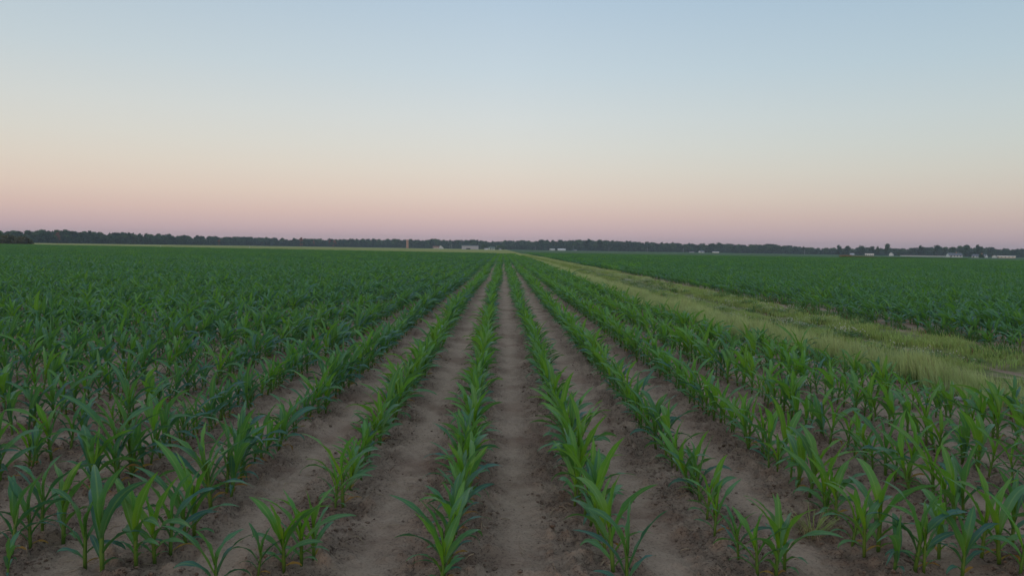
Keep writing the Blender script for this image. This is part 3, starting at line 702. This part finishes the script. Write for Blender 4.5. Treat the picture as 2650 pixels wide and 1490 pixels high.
# farmhouse: long low wing and a white gable end
e = gable('farmhouse', 1128.5, 1400, 16, 6.5, 'white farmhouse with brown roof and taller gable end, beside the silo', M['cream'], M['roof_red'], 0, 8, .55, 'house', 4, True)
kk = 1400/F_PX; mb = MB(); x0, x1 = 8.2*kk, 19.5*kk; xm = x0+3.2*kk; H, He = 8.6*kk, 3.2*kk
mb.add([(x0, -1, -.3), (x1, -1, -.3), (x1, 8, -.3), (x0, 8, -.3), (x0, -1, 5.6*kk), (x1, -1, He*.55), (x1, 8, He*.55), (x0, 8, 5.6*kk), (xm, -1, H), (xm, 8, H)], [(0, 1, 5, 8, 4), (2, 3, 7, 9, 6), (1, 2, 6, 5), (3, 0, 4, 7)]); mb.build('gable_wall', M['white'], e)
mb = MB(); q = .18; mb.add([(x0-.4, -1.4, 5.2*kk), (xm, -1.4, H+q), (x1+.4, -1.4, He*.5), (x0-.4, 8.4, 5.2*kk), (xm, 8.4, H+q), (x1+.4, 8.4, He*.5), (x0-.4, -1.4, 5.2*kk-q), (xm, -1.4, H), (x1+.4, -1.4, He*.5-q), (x0-.4, 8.4, 5.2*kk-q), (xm, 8.4, H), (x1+.4, 8.4, He*.5-q)], [(0, 1, 4, 3), (1, 2, 5, 4), (0, 6, 7, 1), (1, 7, 8, 2), (6, 9, 10, 7), (7, 10, 11, 8), (3, 4, 10, 9), (4, 5, 11, 10), (0, 3, 9, 6), (2, 8, 11, 5)]); mb.build('gable_roof', M['roof_grey'], e)
for cx in (x0+1.6*kk, x0+4.6*kk):
    mb = MB(); mb.box(cx-.75, cx+.75, -1.06, -.98, 1.8*kk, 3.9*kk); w_ = mb.build('window', M['white'], e)
    mb = MB(); mb.box(cx-.6, cx+.6, -1.09, -1.0, 1.95*kk, 3.75*kk); mb.build('pane', M['glass'], w_)
# grey metal barn with upright sheets
e = gable('metal_barn', 1216.5, 1080, 43, 10.5, 'long pale grey metal barn with dark low doorway in the meadow', M['greymetal'], M['roof_grey'], 0, 14, .88, 'barn', 0, False, opening=(.27, .52, .30))
gable('farm_trailer', 1258.5, 1000, 9, 3.6, 'small white trailer beside the grey barn', M['white'], M['white'], 0, 3, .85, 'trailer', 2, False, over=.05)
gable('cottage', 1274, 1130, 14, 7.5, 'small white house with dull green roof behind the low bush', M['white'], M['roof_green'], .2, 8, .5, 'house', 3, True)
gable('shed', 1295, 1060, 4, 4.5, 'tiny white shed beside the low bush', M['white'], M['roof_grey'], .3, 3, .6, 'shed', 0, True)
gable('mobile_home', 1429, 1400, 14, 4.4, 'flat white mobile home in front of the far wood, windowed one of a close pair', M['white'], M['white'], 0, 4, .85, 'mobile home', 4, True, over=.1)
gable('shed', 1453, 1400, 20, 4.8, 'low white shed beside the windowed mobile home', M['white'], M['white'], -.1, 6, .55, 'shed', 2, False, over=.1)
gable('shed', 1489, 1400, 7, 3, 'low grey shed near the white mobile homes', M['greymetal'], M['roof_grey'], 0, 5, .6, 'shed', 1, True)
gable('cottage', 1818, 1380, 11, 5.5, 'small white cottage with grey roof before the plain stretch of wood', M['white'], M['roof_grey'], .5, 7, .5, 'house', 2, True)
gable('shed', 1852, 1380, 16, 3.2, 'long low cream shed next to the small white cottage', M['cream'], M['white'], 0, 5, .7, 'shed', 0, True)
gable('shed', 1790, 1380, 12, 2.6, 'low grey shed near the small white cottage', M['greymetal'], M['roof_grey'], 0, 5, .7, 'shed', 0, True)
gable('shed', 2206, 1200, 10, 5.5, 'pale roofed shed under the round trees by the tan weeds', M['greymetal'], M['greymetal'], .2, 6, .4, 'shed', 0, True)
gable('bungalow', 2250, 1180, 22, 5.5, 'long low white house behind the tan weeds', M['white'], M['cream'], 0, 8, .6, 'house', 4, True)
gable('cottage', 2312, 1180, 8, 10, 'narrow white gabled house half hidden by a bushy tree', M['white'], M['roof_grey'], 1.35, 5, .55, 'house', 1, False)
gable('barn_house', 2474, 900, 33, 11.5, 'big white gabled barn with broad grey roof at the end of white fence', M['white'], M['roof_grey'], .35, 9, .42, 'barn', 4, True, True)
gable('cottage', 2532, 900, 32, 9, 'white cottage with grey roof and small bush in front', M['white'], M['roof_grey'], -.3, 8, .45, 'house', 4, True, True)
gable('bungalow', 2602, 920, 44, 5.8, 'long low cream house at the end of the row of white houses', M['cream'], M['cream'], 0, 8, .6, 'house', 5, True)
gable('shed', 2580, 910, 6, 7.5, 'small white gabled shed touching the long cream house', M['white'], M['roof_grey'], 1.3, 4, .6, 'shed', 0, True)
# long white fence on the right
a, b = bearing(2330, 960), bearing(2452, 960); e = empty('rail_fence', (a.x, a.y, .05), math.atan2(b.y-a.y, b.x-a.x)); tag(e, 'long low white board fence leading to the white barn', 'fence')
LF = (b-a).length; npost = 24
for i in range(npost+1):
    mb = MB(); x = LF*i/npost; mb.box(x-.08, x+.08, -.02, .10, -.3, 1.15); mb.build('post', M['white'], e)
for z in (.22, .50, .78, 1.04):
    mb = MB(); mb.box(0, LF, -.06, -.022, z-.08, z+.08); mb.build('rail', M['white'], e)

# ------------------------------------------------------------------ posts and poles
for px_, d_, hp, lab in [(1164, 1300, 11, 'slim grey utility pole between farmhouse and barn, nearer the farmhouse'), (1169, 1300, 12.5, 'slim grey utility pole between farmhouse and barn, nearer the barn'), (1385, 1350, 10, 'pale utility pole before the wood near the lane end'),
        (1483, 1380, 12, 'utility pole beside the white mobile homes'), (1576, 1380, 11, 'utility pole first past the mobile homes along the far road'), (1675, 1380, 11, 'utility pole second past the mobile homes along the far road'), (1768, 1380, 11, 'utility pole before the low grey shed'),
        (1850, 1370, 10, 'utility pole over the long low cream shed'), (2082, 1350, 11, 'utility pole alone before the dark wood by the round trees'), (1284.5, 1120, 11, 'pole above the bush by the green roofed house')]:
    g = bearing(px_, d_); H = hp/F_PX*d_; e = empty('utility_pole', (g.x, g.y, 0)); tag(e, lab, 'utility pole', 'utility poles along the far road')
    mb = MB(); mb.tube([(0, 0, -.3), (0, 0, H)], [.20, .13], 8); mb.build('pole', M['galv'], e)
    mb = MB(); mb.box(-1.1, 1.1, -.20, -.08, H-.7, H-.55); c_ = mb.build('crossarm', M['wood'], e)
    for q in (-.95, .95):
        mb = MB(); mb.tube([(q, -.14, H-.56), (q, -.14, H-.35)], [.06, .04], 6); mb.build('insulator', M['white'], c_)
def marker(px_, py_, hp, lab, zg=0.05):
    d = (CAM_H-zg)/((py_-(VPY+(px_-VPX)*ROLL))/F_PX); g = bearing(px_, d); H = hp/F_PX*d; w = max(.05, H*.07)
    e = empty('marker_post', (g.x, g.y, 0)); tag(e, lab, 'post', 'white marker posts')
    mb = MB(); mb.box(-w, w, -w*.5, w*.5, -.2, H*.86); mb.build('post', M['white'], e)
    mb = MB(); mb.box(-w*1.15, w*1.15, -w*.6, w*.6, H*.86-.002, H); mb.build('cap', M['white'], e)
marker(1333.5, 664.5, 7, 'white marker post at the far end of the grassy lane', .15)
marker(416, 639, 4, 'small white marker post in the meadow beyond the bushes')
marker(646, 641.5, 4, 'small white marker post in the meadow before the brown tree')

# tall dead weeds and dark growth at the far side of the right-hand field
wt = [tuft(80+i, 60, 1.1, .6, .03, .35, 4, (1, .35)).mesh('tall_weed', GM) for i in range(2)]+[tuft(90+i, 60, .9, .7, .05, .4, 3).mesh('dark_weed', GM) for i in range(2)]
P, Rr, S, K = [], [], [], []
for i in range(520):
    px_ = 2178+84*rng.random()**1.4; g = bearing(px_, 310+rng.uniform(0, 14)); s = rng.uniform(.7, 1.25)*(1 if px_ < 2200 else .8); P.append((g.x, g.y, 0)); Rr.append((0, 0, rng.uniform(0, 6))); S.append((s, s, s)); K.append(rng.choice([0, 1]))
scatter('dead_weeds', P, Rr, S, K, wt[:2], 'patch of tall tan dead weeds beyond the dark corn', 'weeds')
P, Rr, S, K = [], [], [], []
for i in range(1100):
    px_ = rng.uniform(2176, 2500); g = bearing(px_, 298+rng.uniform(0, 7)); s = rng.uniform(.5, 1.0); P.append((g.x, g.y, 0)); Rr.append((0, 0, rng.uniform(0, 6))); S.append((s, s, s)); K.append(rng.choice([0, 1]))
scatter('field_edge_weeds', P, Rr, S, K, wt[2:], 'dark green weedy strip along the far field edge', 'weeds')
P, Rr, S, K = [], [], [], []
for i in range(5200):
    x = rng.uniform(-235, 8); y = field_end(x)+1.5+22*rng.random(); s = rng.uniform(.5, 1.0); P.append((x, y, 0)); Rr.append((0, 0, rng.uniform(-.6, .6))); S.append((s*2.6, s*2.6, s*1.1)); K.append(rng.randrange(3))
scatter('headland_grass', P, Rr, S, K, vfar, 'pale tall grass along the far end of the corn rows', 'grass')

# ------------------------------------------------------------------ haze: thin evening air
mb = MB(); mb.box(-3000, 3000, -400, 3200, -1.2, 42)
hz = mb.build('haze', []); 
m = bpy.data.materials.new('evening_haze'); m.use_nodes = True; t = m.node_tree; t.nodes.clear()
o = t.nodes.new('ShaderNodeOutputMaterial'); pv = t.nodes.new('ShaderNodeVolumePrincipled'); pv.inputs['Color'].default_value = (.76, .88, 1, 1); pv.inputs['Density'].default_value = 1.6e-4
t.links.new(pv.outputs[0], o.inputs['Volume']); hz.data.materials.append(m)
tag(hz, 'thin bluish evening haze over the fields', 'haze', kind='stuff')
